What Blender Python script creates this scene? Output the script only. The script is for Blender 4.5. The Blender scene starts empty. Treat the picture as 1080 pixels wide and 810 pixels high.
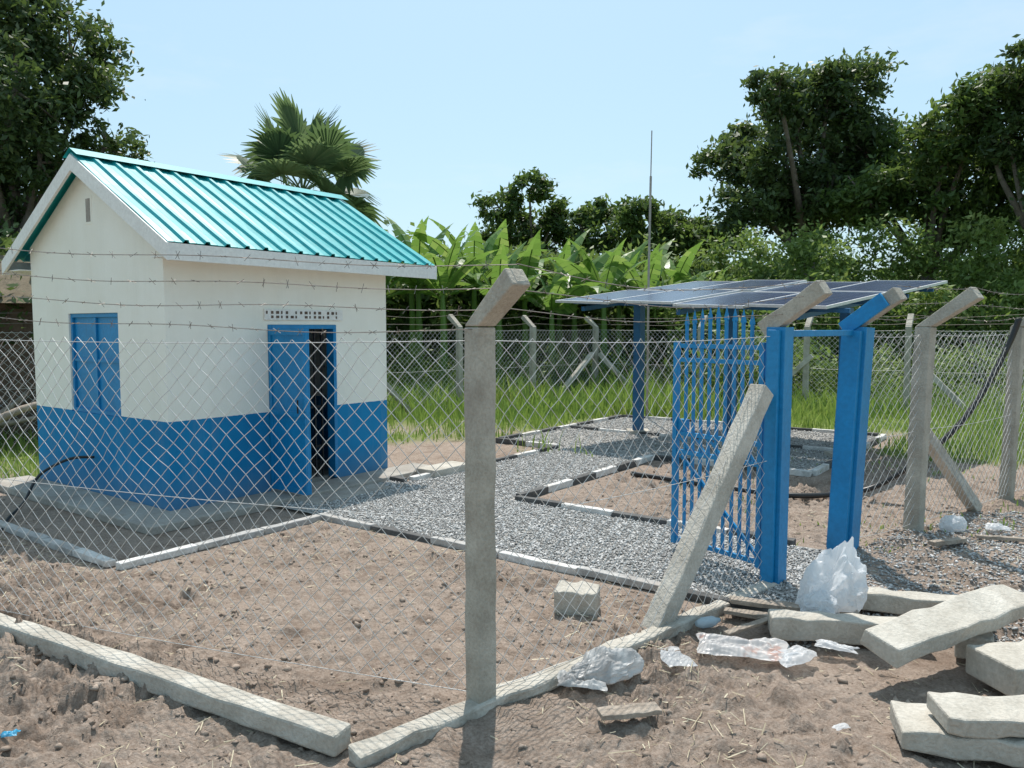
import bpy, math, numpy as np
from mathutils import Vector, Matrix
rng=np.random.default_rng(7)
scene=bpy.context.scene
col=scene.collection
# ---------------------------------------------------------------- noise
_tab=rng.random((256,256))
def vn(x,y,s=0):
    x=np.asarray(x,float)+s*17.3; y=np.asarray(y,float)+s*9.1
    xi=np.floor(x).astype(int); yi=np.floor(y).astype(int)
    fx=x-xi; fy=y-yi; fx=fx*fx*(3-2*fx); fy=fy*fy*(3-2*fy)
    t=lambda i,j:_tab[i%256,j%256]
    return (t(xi,yi)*(1-fx)+t(xi+1,yi)*fx)*(1-fy)+(t(xi,yi+1)*(1-fx)+t(xi+1,yi+1)*fx)*fy
def fbm(x,y,o=4,s=0):
    r=0;a=.5
    for k in range(o):
        r=r+a*vn(x*2**k,y*2**k,s+k*3); a*=.5
    return r
def sst(a,b,x):
    t=np.clip((x-a)/(b-a),0,1); return t*t*(3-2*t)
# ---------------------------------------------------------------- materials
def nmat(name):
    m=bpy.data.materials.new(name); m.use_nodes=True
    nt=m.node_tree; b=nt.nodes['Principled BSDF']
    return m,nt,b
def N(nt,t,**k):
    n=nt.nodes.new(t)
    for a,v in k.items(): setattr(n,a,v)
    return n
def ramp(nt,fac,stops):
    r=N(nt,'ShaderNodeValToRGB'); e=r.color_ramp.elements
    while len(e)<len(stops): e.new(.5)
    for i,(p,c) in enumerate(stops):
        e[i].position=p; e[i].color=(*c,1)
    nt.links.new(fac,r.inputs[0]); return r.outputs[0]
def noise(nt,scale,detail=5,rough=.6,coord='Object',vec=None):
    n=N(nt,'ShaderNodeTexNoise'); n.inputs['Scale'].default_value=scale
    n.inputs['Detail'].default_value=detail; n.inputs['Roughness'].default_value=rough
    if vec is None:
        tc=N(nt,'ShaderNodeTexCoord'); vec=tc.outputs[coord]
    nt.links.new(vec,n.inputs['Vector']); return n.outputs['Fac']
def mixc(nt,f,a,b,mode='MIX'):
    m=N(nt,'ShaderNodeMix',data_type='RGBA',blend_type=mode)
    for s,v in ((0,f),(6,a),(7,b)):
        if hasattr(v,'is_linked'): nt.links.new(v,m.inputs[s])
        elif s==0: m.inputs[0].default_value=v
        else: m.inputs[s].default_value=(*v,1)
    return m.outputs[2]
def bump(nt,b,h,strength=.4,dist=.01):
    n=N(nt,'ShaderNodeBump'); n.inputs['Strength'].default_value=strength; n.inputs['Distance'].default_value=dist
    nt.links.new(h,n.inputs['Height']); nt.links.new(n.outputs[0],b.inputs['Normal'])
def simple(name,c1,c2,scale=6,rough=.8,bs=.3,bscale=None,metal=0,spec=.5,stain=None):
    m,nt,b=nmat(name)
    f=noise(nt,scale)
    c=ramp(nt,f,[(.3,c1),(.7,c2)])
    f2=noise(nt,bscale or scale*8,4)
    c=mixc(nt,.25,c,ramp(nt,f2,[(.35,tuple(.6*v for v in c1)),(.65,c2)]))
    if stain:
        c=mixc(nt,ramp(nt,noise(nt,1.7,6,.7),[(.5,(0,0,0)),(.72,(.6,.6,.6))]),c,stain)
    nt.links.new(c,b.inputs['Base Color'])
    b.inputs['Roughness'].default_value=rough; b.inputs['Metallic'].default_value=metal
    b.inputs['Specular IOR Level'].default_value=spec
    if bs: bump(nt,b,f2,bs)
    return m
M={}
M['conc']=simple('concrete',(.34,.305,.25),(.55,.51,.43),5,.9,.9,60,spec=.2,stain=(.24,.20,.16))
M['conc2']=simple('concrete_old',(.38,.345,.29),(.62,.58,.51),4,.9,1.0,45,spec=.2,stain=(.29,.24,.19))
M['slab']=simple('screed',(.28,.25,.22),(.46,.43,.38),3,.9,.4,50,spec=.2,stain=(.25,.19,.15))
M['blue']=simple('blue_paint',(.004,.19,.42),(.006,.25,.54),3,.45,.25,25,spec=.5)
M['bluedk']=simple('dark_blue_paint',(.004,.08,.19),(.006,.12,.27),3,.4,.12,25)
M['kw']=simple('kerb_white',(.45,.43,.40),(.80,.78,.75),9,.85,.4,60,stain=(.40,.33,.27))
M['kb']=simple('kerb_black',(.04,.04,.04),(.13,.125,.12),9,.85,.4,60)
M['kg']=simple('kerb_grey',(.26,.25,.24),(.56,.54,.51),7,.85,.5,60,stain=(.33,.27,.22))
M['white']=simple('fascia_white',(.76,.74,.69),(.86,.85,.80),3,.6,.08,30)
M['dark']=simple('dark',(.008,.008,.01),(.02,.02,.02),5,.7,0)
M['galv']=simple('galvanised_wire',(.44,.44,.43),(.64,.64,.62),8,.45,0,metal=.3)
M['rust']=simple('barbed_steel',(.16,.13,.11),(.30,.27,.24),12,.6,0,metal=.4)
M['alu']=simple('aluminium',(.55,.56,.57),(.7,.7,.7),8,.4,0,metal=.7)
M['wood']=simple('timber',(.22,.17,.13),(.44,.37,.30),7,.85,.6,60)
M['bark']=simple('bark',(.09,.07,.05),(.20,.165,.13),5,.95,.8,20)
M['rubber']=simple('black_pipe',(.012,.012,.013),(.025,.025,.025),5,.4,0)
M['shed']=simple('shed_boards',(.07,.045,.032),(.16,.11,.08),5,.9,.5,30)
M['thatch']=simple('thatch',(.10,.08,.05),(.22,.17,.11),9,.95,.9,60)
M['roof']=simple('roof_sheet',(.012,.33,.345),(.025,.41,.42),1.5,.36,.03,12,spec=.5)
m,nt,b=nmat('painted_wall'); tc=N(nt,'ShaderNodeTexCoord'); sp=N(nt,'ShaderNodeSeparateXYZ')
nt.links.new(tc.outputs['Object'],sp.inputs[0])
f1=noise(nt,1.6,6,.65); f2=noise(nt,22,4)
cream=ramp(nt,f1,[(.25,(.83,.80,.69)),(.7,(.90,.88,.79))])
blue=ramp(nt,f1,[(.25,(.004,.17,.37)),(.7,(.008,.23,.47))])
wob=N(nt,'ShaderNodeMath',operation='MULTIPLY_ADD'); nt.links.new(f2,wob.inputs[0]); wob.inputs[1].default_value=.012; nt.links.new(sp.outputs[2],wob.inputs[2])
gt=N(nt,'ShaderNodeMath',operation='GREATER_THAN'); nt.links.new(wob.outputs[0],gt.inputs[0]); gt.inputs[1].default_value=1.02
c=mixc(nt,gt.outputs[0],blue,cream)
mr=N(nt,'ShaderNodeMapRange'); nt.links.new(sp.outputs[2],mr.inputs[0]); mr.inputs[1].default_value=.08; mr.inputs[2].default_value=.45; mr.inputs[3].default_value=.5; mr.inputs[4].default_value=0
mm=N(nt,'ShaderNodeMath',operation='MULTIPLY'); nt.links.new(mr.outputs[0],mm.inputs[0]); nt.links.new(f1,mm.inputs[1])
c=mixc(nt,mm.outputs[0],c,(.25,.19,.15)); 
mp=N(nt,'ShaderNodeMapping'); mp.inputs['Scale'].default_value=(6,6,.6); nt.links.new(tc.outputs['Object'],mp.inputs[0])
st=ramp(nt,noise(nt,1.0,5,.7,vec=mp.outputs[0]),[(.5,(0,0,0)),(.85,(.14,.14,.14))])
c=mixc(nt,st,c,(.45,.40,.32)); nt.links.new(c,b.inputs['Base Color'])
b.inputs['Roughness'].default_value=.75; b.inputs['Specular IOR Level'].default_value=.25
bump(nt,b,noise(nt,60,5),.35,.006); M['wall']=m
# ground
m,nt,b=nmat('ground_soil'); tc=N(nt,'ShaderNodeTexCoord'); O=tc.outputs['Object']
n1=noise(nt,.7,6,.65,vec=O); n2=noise(nt,9,8,.75,vec=O); n3=noise(nt,60,4,.6,vec=O); n4=noise(nt,2.6,6,.7,vec=O)
c=ramp(nt,n1,[(.3,(.25,.185,.145)),(.7,(.40,.315,.255))])
c=mixc(nt,.5,c,ramp(nt,n2,[(.3,(.14,.10,.074)),(.5,(.32,.245,.195)),(.72,(.48,.40,.335))]))
c=mixc(nt,.35,c,ramp(nt,n3,[(.35,(.15,.11,.082)),(.65,(.52,.44,.375))]))
damp=ramp(nt,n4,[(.50,(0,0,0)),(.66,(.55,.55,.55))]); c=mixc(nt,damp,c,(.15,.102,.072))
at=N(nt,'ShaderNodeAttribute',attribute_name='grass')
g=ramp(nt,n2,[(.3,(.10,.15,.035)),(.7,(.21,.26,.07))])
c=mixc(nt,at.outputs['Fac'],c,g)
nt.links.new(c,b.inputs['Base Color']); b.inputs['Roughness'].default_value=.95; b.inputs['Specular IOR Level'].default_value=.1
bump(nt,b,n2,1.0,.04); M['ground']=m
m,nt,b=nmat('clod'); c=ramp(nt,noise(nt,3,5),[(.3,(.19,.135,.10)),(.7,(.42,.335,.27))]); nt.links.new(c,b.inputs['Base Color']); b.inputs['Roughness'].default_value=.95
bump(nt,b,noise(nt,80,4),.6,.01); M['clod']=m
def varmat(name,stops,rough=.8,trans=0,spec=.3):
    m,nt,b=nmat(name); at=N(nt,'ShaderNodeAttribute',attribute_name='var')
    c=ramp(nt,at.outputs['Fac'],stops); nt.links.new(c,b.inputs['Base Color']); b.inputs['Roughness'].default_value=rough
    b.inputs['Specular IOR Level'].default_value=spec
    if trans:
        t=N(nt,'ShaderNodeBsdfTranslucent'); cc=mixc(nt,.5,c,(.35,.5,.05),'SCREEN'); cc=mixc(nt,.4,c,cc); nt.links.new(cc,t.inputs[0])
        mx=N(nt,'ShaderNodeMixShader'); mx.inputs[0].default_value=trans
        nt.links.new(b.outputs[0],mx.inputs[1]); nt.links.new(t.outputs[0],mx.inputs[2])
        nt.links.new(mx.outputs[0],nt.nodes['Material Output'].inputs[0])
    return m
M['gravel']=varmat('gravel_stone',[(0,(.22,.21,.20)),(.5,(.42,.41,.39)),(1,(.66,.64,.62))],.9)
M['gravelbed']=simple('gravel_bed',(.20,.19,.175),(.46,.44,.41),25,.95,.9,90)
M['leafdk']=varmat('leaf_dark',[(0,(.03,.055,.02)),(.5,(.065,.105,.035)),(1,(.14,.19,.065))],.5,.35,.4)
M['leaf']=varmat('leaf_mid',[(0,(.045,.085,.022)),(.5,(.095,.155,.04)),(1,(.19,.25,.08))],.5,.4,.4)
M['leaflt']=varmat('leaf_light',[(0,(.08,.135,.03)),(.5,(.16,.24,.06)),(1,(.28,.34,.11))],.5,.4,.4)
M['banana']=varmat('banana_leaf',[(0,(.07,.15,.03)),(.5,(.13,.25,.05)),(1,(.27,.36,.10))],.4,.45,.5)
M['palm']=varmat('palm_leaf',[(0,(.045,.085,.045)),(.6,(.09,.15,.075)),(1,(.18,.24,.12))],.45,.35)
M['grass']=varmat('grass_blade',[(0,(.12,.21,.045)),(.6,(.23,.33,.075)),(.85,(.33,.38,.12)),(1,(.46,.41,.21))],.7,.4)
M['straw']=varmat('straw',[(0,(.32,.26,.17)),(1,(.66,.58,.42))],.85)
def plasticmat(name,c1,c2,tr=.35,rough=.35,lo=.45,hi=.62):
    m,nt,b=nmat(name); c=ramp(nt,noise(nt,7,3),[(lo,c1),(hi,c2)]); nt.links.new(c,b.inputs['Base Color']); b.inputs['Roughness'].default_value=rough; b.inputs['Specular IOR Level'].default_value=.5
    t=N(nt,'ShaderNodeBsdfTranslucent'); nt.links.new(c,t.inputs[0]); mx=N(nt,'ShaderNodeMixShader'); mx.inputs[0].default_value=tr
    nt.links.new(b.outputs[0],mx.inputs[1]); nt.links.new(t.outputs[0],mx.inputs[2])
    tp=N(nt,'ShaderNodeBsdfTransparent'); m2=N(nt,'ShaderNodeMixShader'); m2.inputs[0].default_value=.16
    nt.links.new(mx.outputs[0],m2.inputs[1]); nt.links.new(tp.outputs[0],m2.inputs[2]); nt.links.new(m2.outputs[0],nt.nodes['Material Output'].inputs[0])
    return m
M['bagw']=plasticmat('plastic_white',(.82,.84,.86),(.88,.89,.90),.5)
M['bagg']=plasticmat('plastic_grey',(.50,.49,.48),(.74,.74,.73),.4)
M['bagr']=plasticmat('plastic_printed',(.78,.75,.73),(.66,.44,.38),.35,lo=.58,hi=.66)
M['bott']=plasticmat('plastic_bluish',(.45,.58,.66),(.6,.7,.75))
M['bluescrap']=plasticmat('plastic_blue',(.02,.35,.6),(.05,.45,.7),.2)
m,nt,b=nmat('solar_cells'); tc=N(nt,'ShaderNodeTexCoord'); sp=N(nt,'ShaderNodeSeparateXYZ'); nt.links.new(tc.outputs['Object'],sp.inputs[0])
ls=[]
for i in (0,1):
    d=N(nt,'ShaderNodeMath',operation='DIVIDE'); nt.links.new(sp.outputs[i],d.inputs[0]); d.inputs[1].default_value=.165
    fr=N(nt,'ShaderNodeMath',operation='FRACT'); nt.links.new(d.outputs[0],fr.inputs[0])
    l=N(nt,'ShaderNodeMath',operation='LESS_THAN'); nt.links.new(fr.outputs[0],l.inputs[0]); l.inputs[1].default_value=.04; ls.append(l)
mx=N(nt,'ShaderNodeMath',operation='MAXIMUM'); nt.links.new(ls[0].outputs[0],mx.inputs[0]); nt.links.new(ls[1].outputs[0],mx.inputs[1])
c=mixc(nt,mx.outputs[0],ramp(nt,noise(nt,3,3),[(.3,(.02,.035,.08)),(.7,(.035,.055,.115))]),(.22,.25,.30)); nt.links.new(c,b.inputs['Base Color'])
b.inputs['Roughness'].default_value=.22; b.inputs['IOR'].default_value=1.5; M['solar']=m
# ---------------------------------------------------------------- mesh builder
class MB:
    def __init__(s): s.v=[];s.f=[];s.m=[];s.mats=[]
    def mi(s,k):
        if k not in s.mats: s.mats.append(k)
        return s.mats.index(k)
    def add(s,vs,fs,k):
        o=len(s.v); s.v+= [tuple(p) for p in vs]; i=s.mi(k)
        for f in fs: s.f.append(tuple(o+j for j in f)); s.m.append(i)
    def box(s,a,b,k):
        x0,y0,z0=a;x1,y1,z1=b
        s.add([(x0,y0,z0),(x1,y0,z0),(x1,y1,z0),(x0,y1,z0),(x0,y0,z1),(x1,y0,z1),(x1,y1,z1),(x0,y1,z1)],
              [(0,3,2,1),(4,5,6,7),(0,1,5,4),(1,2,6,5),(2,3,7,6),(3,0,4,7)],k)
    def beam(s,p,q,w,h,k,up=(0,0,1),side=None):
        p=Vector(p);q=Vector(q);d=(q-p).normalized()
        if side is not None: sd=Vector(side).normalized(); sd=(sd-d*sd.dot(d)).normalized()
        else:
            u=Vector(up)
            if abs(u.dot(d))>.98: u=Vector((0,1,0))
            sd=d.cross(u).normalized()
        u=sd.cross(d).normalized()
        vs=[e+sd*w/2*a+u*h/2*c for e in (p,q) for a,c in ((-1,-1),(1,-1),(1,1),(-1,1))]
        s.add(vs,[(0,1,2,3),(7,6,5,4),(0,4,5,1),(1,5,6,2),(2,6,7,3),(3,7,4,0)],k)
    def rbeam(s,p,q,w,h,k,side=None,j=.003,n=10):
        p=Vector(p);q=Vector(q);d=(q-p).normalized()
        if side is not None: sd=Vector(side).normalized(); sd=(sd-d*sd.dot(d)).normalized()
        else:
            u=Vector((0,0,1))
            if abs(u.dot(d))>.98: u=Vector((0,1,0))
            sd=d.cross(u).normalized()
        u=sd.cross(d).normalized(); vs=[]
        bw=rng.normal()*j*2; 
        for i in range(n+1):
            t=i/n; e=p.lerp(q,t)+sd*bw*math.sin(t*3.1)
            for a,c in ((-1,-1),(1,-1),(1,1),(-1,1)): vs.append(e+sd*(w/2*a+rng.normal()*j)+u*(h/2*c+rng.normal()*j))
        fs=[(0,1,2,3),(n*4+3,n*4+2,n*4+1,n*4)]
        for i in range(n):
            for a in range(4): fs.append((i*4+a,(i+1)*4+a,(i+1)*4+(a+1)%4,i*4+(a+1)%4))
        s.add(vs,fs,k)
    def tube(s,pts,r,k,n=6,cap=True):
        pts=[Vector(p) for p in pts]; m=len(pts)
        rs=r if hasattr(r,'__len__') else [r]*m
        vs=[]
        for i,p in enumerate(pts):
            d=(pts[min(i+1,m-1)]-pts[max(i-1,0)]).normalized()
            u=Vector((0,0,1)) if abs(d.z)<.9 else Vector((0,1,0))
            a=d.cross(u).normalized(); c=a.cross(d)
            for j in range(n):
                t=2*math.pi*j/n; vs.append(p+(a*math.cos(t)+c*math.sin(t))*rs[i])
        fs=[(i*n+j,i*n+(j+1)%n,(i+1)*n+(j+1)%n,(i+1)*n+j) for i in range(m-1) for j in range(n)]
        if cap: fs+=[tuple(range(n))[::-1],tuple((m-1)*n+j for j in range(n))]
        s.add(vs,fs,k)
    def obj(s,name,parent=None,mat=None,bevel=0,smooth=False):
        me=bpy.data.meshes.new(name); me.from_pydata(s.v,[],s.f)
        for k in s.mats: me.materials.append(M[k])
        me.polygons.foreach_set('material_index',s.m)
        if smooth: me.polygons.foreach_set('use_smooth',[True]*len(s.f))
        me.update()
        o=bpy.data.objects.new(name,me); col.objects.link(o)
        if parent: o.parent=parent
        if mat is not None: o.matrix_world=mat
        if bevel:
            b=o.modifiers.new('bev','BEVEL'); b.width=bevel; b.segments=2; b.limit_method='ANGLE'
        return o
def empty(name,mat=None):
    o=bpy.data.objects.new(name,None); col.objects.link(o)
    if mat is not None: o.matrix_world=mat
    return o
def npmesh(name,V,F,mat,var=None,mi=None,mats=None,smooth=False):
    me=bpy.data.meshes.new(name); k=F.shape[1]
    me.vertices.add(len(V)); me.vertices.foreach_set('co',V.astype(np.float32).ravel())
    me.loops.add(F.size); me.loops.foreach_set('vertex_index',F.astype(np.int32).ravel())
    me.polygons.add(len(F)); me.polygons.foreach_set('loop_start',np.arange(0,F.size,k,dtype=np.int32))
    me.polygons.foreach_set('loop_total',np.full(len(F),k,np.int32))
    for q in (mats or [mat]): me.materials.append(M[q])
    if smooth: me.polygons.foreach_set('use_smooth',np.ones(len(F),bool))
    me.update(calc_edges=True)
    if var is not None:
        a=me.attributes.new('var','FLOAT','FACE'); a.data.foreach_set('value',var.astype(np.float32))
    o=bpy.data.objects.new(name,me); col.objects.link(o); return o
# ---------------------------------------------------------------- frames
HC=Vector((-3.57,8.12,0)); YAW=math.radians(53.58)
HM=Matrix.Translation(HC)@Matrix.Rotation(YAW,4,'Z')
cy,sy=math.cos(YAW),math.sin(YAW)
def toL(x,y):
    dx=x-HC.x; dy=y-HC.y; return dx*cy+dy*sy, -dx*sy+dy*cy
def toW(lx,ly): return HC.x+lx*cy-ly*sy, HC.y+lx*sy+ly*cy
R_main=(.94,2.74,-6.1,-.0); R_br=(2.74,6.34,-2.43,-.73); R_pad=(6.34,10.9,-4.73,.57)
R_apr=(-1.22,.94,-1.24,3.4)
def inr(lx,ly,R,m=0): return (lx>R[0]-m)&(lx<R[1]+m)&(ly>R[2]-m)&(ly<R[3]+m)
# ---------------------------------------------------------------- ground
def axis(a,b,st,lo,hi,gr=1.22):
    c=list(np.arange(a,b,st)); x=a;d=st;L=[]
    while x>lo: d*=gr; x-=d; L.append(x)
    x=c[-1];d=st;R=[]
    while x<hi: d*=gr; x+=d; R.append(x)
    return np.array(L[::-1]+c+R)
xs=axis(-6.0,6.2,.021,-400,400,1.15); ys=axis(2.7,9.8,.019,-60,600,1.10)
X,Y=np.meshgrid(xs,ys); 
def grassmask(X,Y):
    lx,ly=toL(X,Y); nz=fbm(X*.6,Y*.6,4,5)-.47
    g=sst(14.6,17.0,Y+nz*9+ .25*np.abs(X+2))*1.0
    g=np.maximum(g,sst(.3,1.6,-(X+5.9)+(Y-9)*.25+nz*5)*(Y>8.0))
    g=np.maximum(g,sst(0,2.0,X*.75+Y*.35-9.2+nz*8)*(Y>8.6))
    g=g*(1-inr(lx,ly,R_pad,.3))*(1-inr(lx,ly,(-1.3,4,-1.3,3.3)))
    g=np.maximum(g,sst(20,23,Y)); return g
def gheight(X,Y):
    lx,ly=toL(X,Y)
    base=(fbm(X*1.1,Y*1.1,3,1)-.45)*.09
    rough=.5+1.2*sst(.35,.6,fbm(X*.8,Y*.8,2,77))
    lump=np.abs(fbm(X*5,Y*5,3,2)-.45)*.13*rough+(fbm(X*15,Y*15,3,3)-.45)*.10*rough
    # crumbly clods: thresholded mid frequency noise
    c1=np.clip(fbm(X*9+.3*vn(X*20,Y*20,3),Y*9,2,19)-.41,0,.12)*.30*rough+np.clip(fbm(X*21,Y*21,2,29)-.42,0,.14)*.16*rough
    near=sst(16,10,Y)
    side=(X+.165)*.645-(Y-4.03)*.76
    lump=(lump+c1)*(1-.55*sst(0,.5,side))
    flat=np.ones_like(X)
    for R in (R_main,R_br,R_pad,R_apr,(-.6,3.8,-.6,3.6)):
        dx=np.maximum(np.maximum(R[0]-lx,lx-R[1]),0); dy=np.maximum(np.maximum(R[2]-ly,ly-R[3]),0)
        flat=np.minimum(flat,sst(.05,.35,np.hypot(dx,dy)))
    return (base+lump-.03)*near*flat
Z=gheight(X,Y)
ny,nx=X.shape; idx=np.arange(nx*ny).reshape(ny,nx)
F=np.stack([idx[:-1,:-1],idx[:-1,1:],idx[1:,1:],idx[1:,:-1]],-1).reshape(-1,4)
g=npmesh('ground',np.stack([X,Y,Z],-1).reshape(-1,3),F,'ground',smooth=True)
a=g.data.attributes.new('grass','FLOAT','POINT'); a.data.foreach_set('value',(grassmask(X,Y)*.95).ravel().astype(np.float32))
# ---------------------------------------------------------------- scattered stones
phi=(1+5**.5)/2
ico=np.array([(-1,phi,0),(1,phi,0),(-1,-phi,0),(1,-phi,0),(0,-1,phi),(0,1,phi),(0,-1,-phi),(0,1,-phi),(phi,0,-1),(phi,0,1),(-phi,0,-1),(-phi,0,1)])/1.9
icf=np.array([(0,11,5),(0,5,1),(0,1,7),(0,7,10),(0,10,11),(1,5,9),(5,11,4),(11,10,2),(10,7,6),(7,1,8),(3,9,4),(3,4,2),(3,2,6),(3,6,8),(3,8,9),(4,9,5),(2,4,11),(6,2,10),(8,6,7),(9,8,1)])
octv=np.array([(1,0,0),(-1,0,0),(0,1,0),(0,-1,0),(0,0,1),(0,0,-1.)]); octf=np.array([(0,2,4),(2,1,4),(1,3,4),(3,0,4),(2,0,5),(1,2,5),(3,1,5),(0,3,5)])
def stones(name,P,S,mat,flatz=.7,lo=False,jit=.34):
    bv,bf=(octv,octf) if lo else (ico,icf); nv=len(bv)
    n=len(P); j=1+jit*(rng.random((n,nv,3))-.5)*2
    sc=S[:,None]*np.stack([.7+.6*rng.random(n),.7+.6*rng.random(n),flatz*(.7+.5*rng.random(n))],-1)
    V=(bv[None]+ (rng.random((n,nv,3))-.5)*(.7 if lo else jit))*j*sc[:,None,:]
    t=rng.random(n)*6.28; c,s=np.cos(t)[:,None],np.sin(t)[:,None]
    V=np.stack([V[...,0]*c-V[...,1]*s,V[...,0]*s+V[...,1]*c,V[...,2]],-1)+P[:,None,:]
    F=(bf[None]+nv*np.arange(n)[:,None,None]).reshape(-1,3)
    return npmesh(name,V.reshape(-1,3),F,mat,var=np.repeat(rng.random(n)**1.2,len(bf)))
def rectpts(R,n,z):
    lx=R[0]+(R[1]-R[0])*rng.random(n); ly=R[2]+(R[3]-R[2])*rng.random(n); x,y=toW(lx,ly)
    return np.stack([x,y,z+.008*rng.random(n)],-1)
mg=.05
def ins(R): return (R[0]+mg,R[1]-mg,R[2]+mg,R[3]-mg)
P=np.concatenate([rectpts((R_main[0]+mg,R_main[1]-mg,R_main[2],R_main[3]-.02),26000,.033),rectpts((2.7,6.34,R_br[2]+mg,R_br[3]-mg),11000,.033),rectpts(ins(R_pad),15000,.034)])
stones('path_gravel',P,.008+.011*rng.random(len(P))**1.5,'gravel',lo=True)
n=30000; gx=1.7+5*rng.random(n); gy=4.9+3.6*rng.random(n)
sd=(gx+.165)*.645-(gy-4.03)*.76; keep=(sd>-.15)&(sd<1.9)&(rng.random(n)<np.clip(1.6*fbm(gx*1.5,gy*1.5,3,8)+.1,0,1))
gx,gy=gx[keep],gy[keep]
stones('loose_gravel',np.stack([gx,gy,gheight(gx,gy)+.005],-1),.007+.012*rng.random(len(gx))**1.5,'gravel',lo=True)
n=60000; cx=-6.5+13*rng.random(n); cyy=2.6+9*rng.random(n)**1.3
lx,ly=toL(cx,cyy); bad=inr(lx,ly,R_main,.1)|inr(lx,ly,R_br,.1)|inr(lx,ly,R_pad,.1)|inr(lx,ly,(-.6,3.8,-.6,3.6))
side=(cx+.165)*.645-(cyy-4.03)*.76
keep=(~bad)&(rng.random(n)<np.where(side>0,.4,1)*np.clip(fbm(cx*2,cyy*2,3,6)*2.2-.4,0.03,1)); cx,cyy=cx[keep],cyy[keep]
S=.004+.020*rng.random(len(cx))**6
big=S>.009
zz=gheight(cx,cyy)
stones('soil_clods',np.stack([cx,cyy,zz-S*.15],-1)[big],S[big]*1.15,'clod',.8,jit=.5)
stones('soil_crumbs',np.stack([cx,cyy,zz+S*.1],-1)[~big],S[~big]*1.3,'clod',.8,lo=True)
def sheet(name,R,z,mat):
    mb=MB(); mb.add([(R[0],R[2],z),(R[1],R[2],z),(R[1],R[3],z),(R[0],R[3],z)],[(0,1,2,3)],mat); return mb.obj(name,mat=HM)
sheet('gravel_path',R_main,.03,'gravelbed'); sheet('gravel_path',(R_br[0]+.002,R_br[1]-.002,R_br[2],R_br[3]),.03,'gravelbed'); sheet('gravel_pad',R_pad,.03,'gravelbed')
def kerb(p,q,w=.09,h=.085,seg=.6,ph=0,cols=('kb','kw')):
    mb=MB(); p=Vector((*p,0));q=Vector((*q,0)); L=(q-p).length; d=(q-p)/L; n=max(1,round(L/seg)); s=L/n
    for i in range(n):
        a=p+d*(i*s+.004); b=p+d*((i+1)*s-.004); dz=rng.normal()*.004
        mb.rbeam(a+Vector((0,0,h/2+dz)),b+Vector((0,0,h/2+dz)),w,h,cols[(i+ph)%len(cols)],n=4,j=.0025)
    return mb.obj('kerb',mat=HM,bevel=.008)
kerb((-1.22,-1.29),(.89,-1.29),seg=.7,h=.06,cols=('kw','kg','kg')); kerb((-1.22,-1.19),(-1.22,3.6),seg=.6,h=.06,cols=('kw','kg','kg','kg'))
kerb((.94,-1.24),(.94,-6.0),seg=.8,h=.06,cols=('kg','kb','kg','kw'),w=.08); kerb((2.74,-2.48),(2.74,-5.6)); kerb((2.74,-.1),(2.74,-.73),ph=1,seg=.4)
kerb((2.84,-.73),(6.24,-.73),ph=1); kerb((2.84,-2.43),(6.24,-2.43))
kerb((6.34,.57),(6.34,-.70),ph=0); kerb((6.34,-2.45),(6.34,-4.73)); kerb((6.44,-4.73),(10.9,-4.73),ph=1); kerb((10.9,-4.63),(10.9,.57)); kerb((6.44,.57),(10.8,.57))
kerb((8.6,.47),(8.6,-4.6),h=.08)
# ---------------------------------------------------------------- house
H=empty('utility_building',HM); LX,LY=3.15,3.05; EZ=2.84; RZ=3.93
def hp(mb,name,bevel=0,smooth=False):
    o=mb.obj(name,bevel=bevel,smooth=smooth); o.parent=H; return o
mb=MB(); T=.15; WT=2.70; D0,D1=1.25,2.27
def topz(y):
    return EZ+(RZ-EZ)*(1-abs(y-LY/2)/(LY/2+.35))-.06
for a,b_,z0,z1 in ((0,D0,0,WT),(D0,D1,2.03,WT),(D1,LX,0,WT)): mb.box((a,0,z0),(b_,T,z1),'wall')
mb.box((0,LY-T,0),(LX,LY,WT),'wall')
for x0,x1,win in ((0,T,True),(LX-T,LX,False)):
    if win:
        for a,b_,z0,z1 in ((T,.95,0,WT),(.95,2.1,0,1.0),(.95,2.1,2.16,WT),(2.1,LY-T,0,WT)): mb.box((x0,a,z0),(x1,b_,z1),'wall')
    else: mb.box((x0,T,0),(x1,LY-T,WT),'wall')
    zt=topz(LY/2); ze=topz(0)
    v=[(x0,0,WT),(x0,LY,WT),(x0,LY,ze),(x0,LY/2,zt),(x0,0,ze)]; v+=[(x1,p[1],p[2]) for p in v]
    mb.add(v,[(4,3,2,1,0),(5,6,7,8,9),(0,1,6,5),(1,2,7,6),(2,3,8,7),(3,4,9,8),(4,0,5,9)],'wall')
hp(mb,'walls')
mb=MB(); mb.box((T,T,.0),(LX-T,LY-T,.1),'slab'); mb.box((T,T,2.6),(LX-T,LY-T,2.64),'shed'); hp(mb,'floor_and_ceiling')
mb=MB(); mb.box((-.5,-.5,0),(LX+.5,-.003,.085),'slab'); mb.box((-.5,0,0),(-.003,LY+.3,.085),'slab'); mb.box((1.22,-.85,.0),(2.4,-.503,.05),'slab'); mb.box((LX+.02,-.85,.0),(LX+.75,-.503,.13),'conc2'); hp(mb,'apron',bevel=.012)
mb=MB()
mb.box((.05,.955,1.003),(.09,2.095,2.157),'blue')
for y in (.955,2.055): mb.box((.02,y,1.003),(.048,y+.04,2.157),'blue')
mb.box((.02,.998,2.115),(.048,2.052,2.157),'blue'); mb.box((.02,.998,1.003),(.048,2.052,1.045),'blue')
mb.box((.025,1.505,1.05),(.049,1.545,2.11),'blue'); mb.box((.03,1.0,1.6),(.0485,1.5,1.63),'blue'); mb.box((.03,1.55,1.6),(.0485,2.05,1.63),'blue')
hp(mb,'window_shutter')
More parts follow.
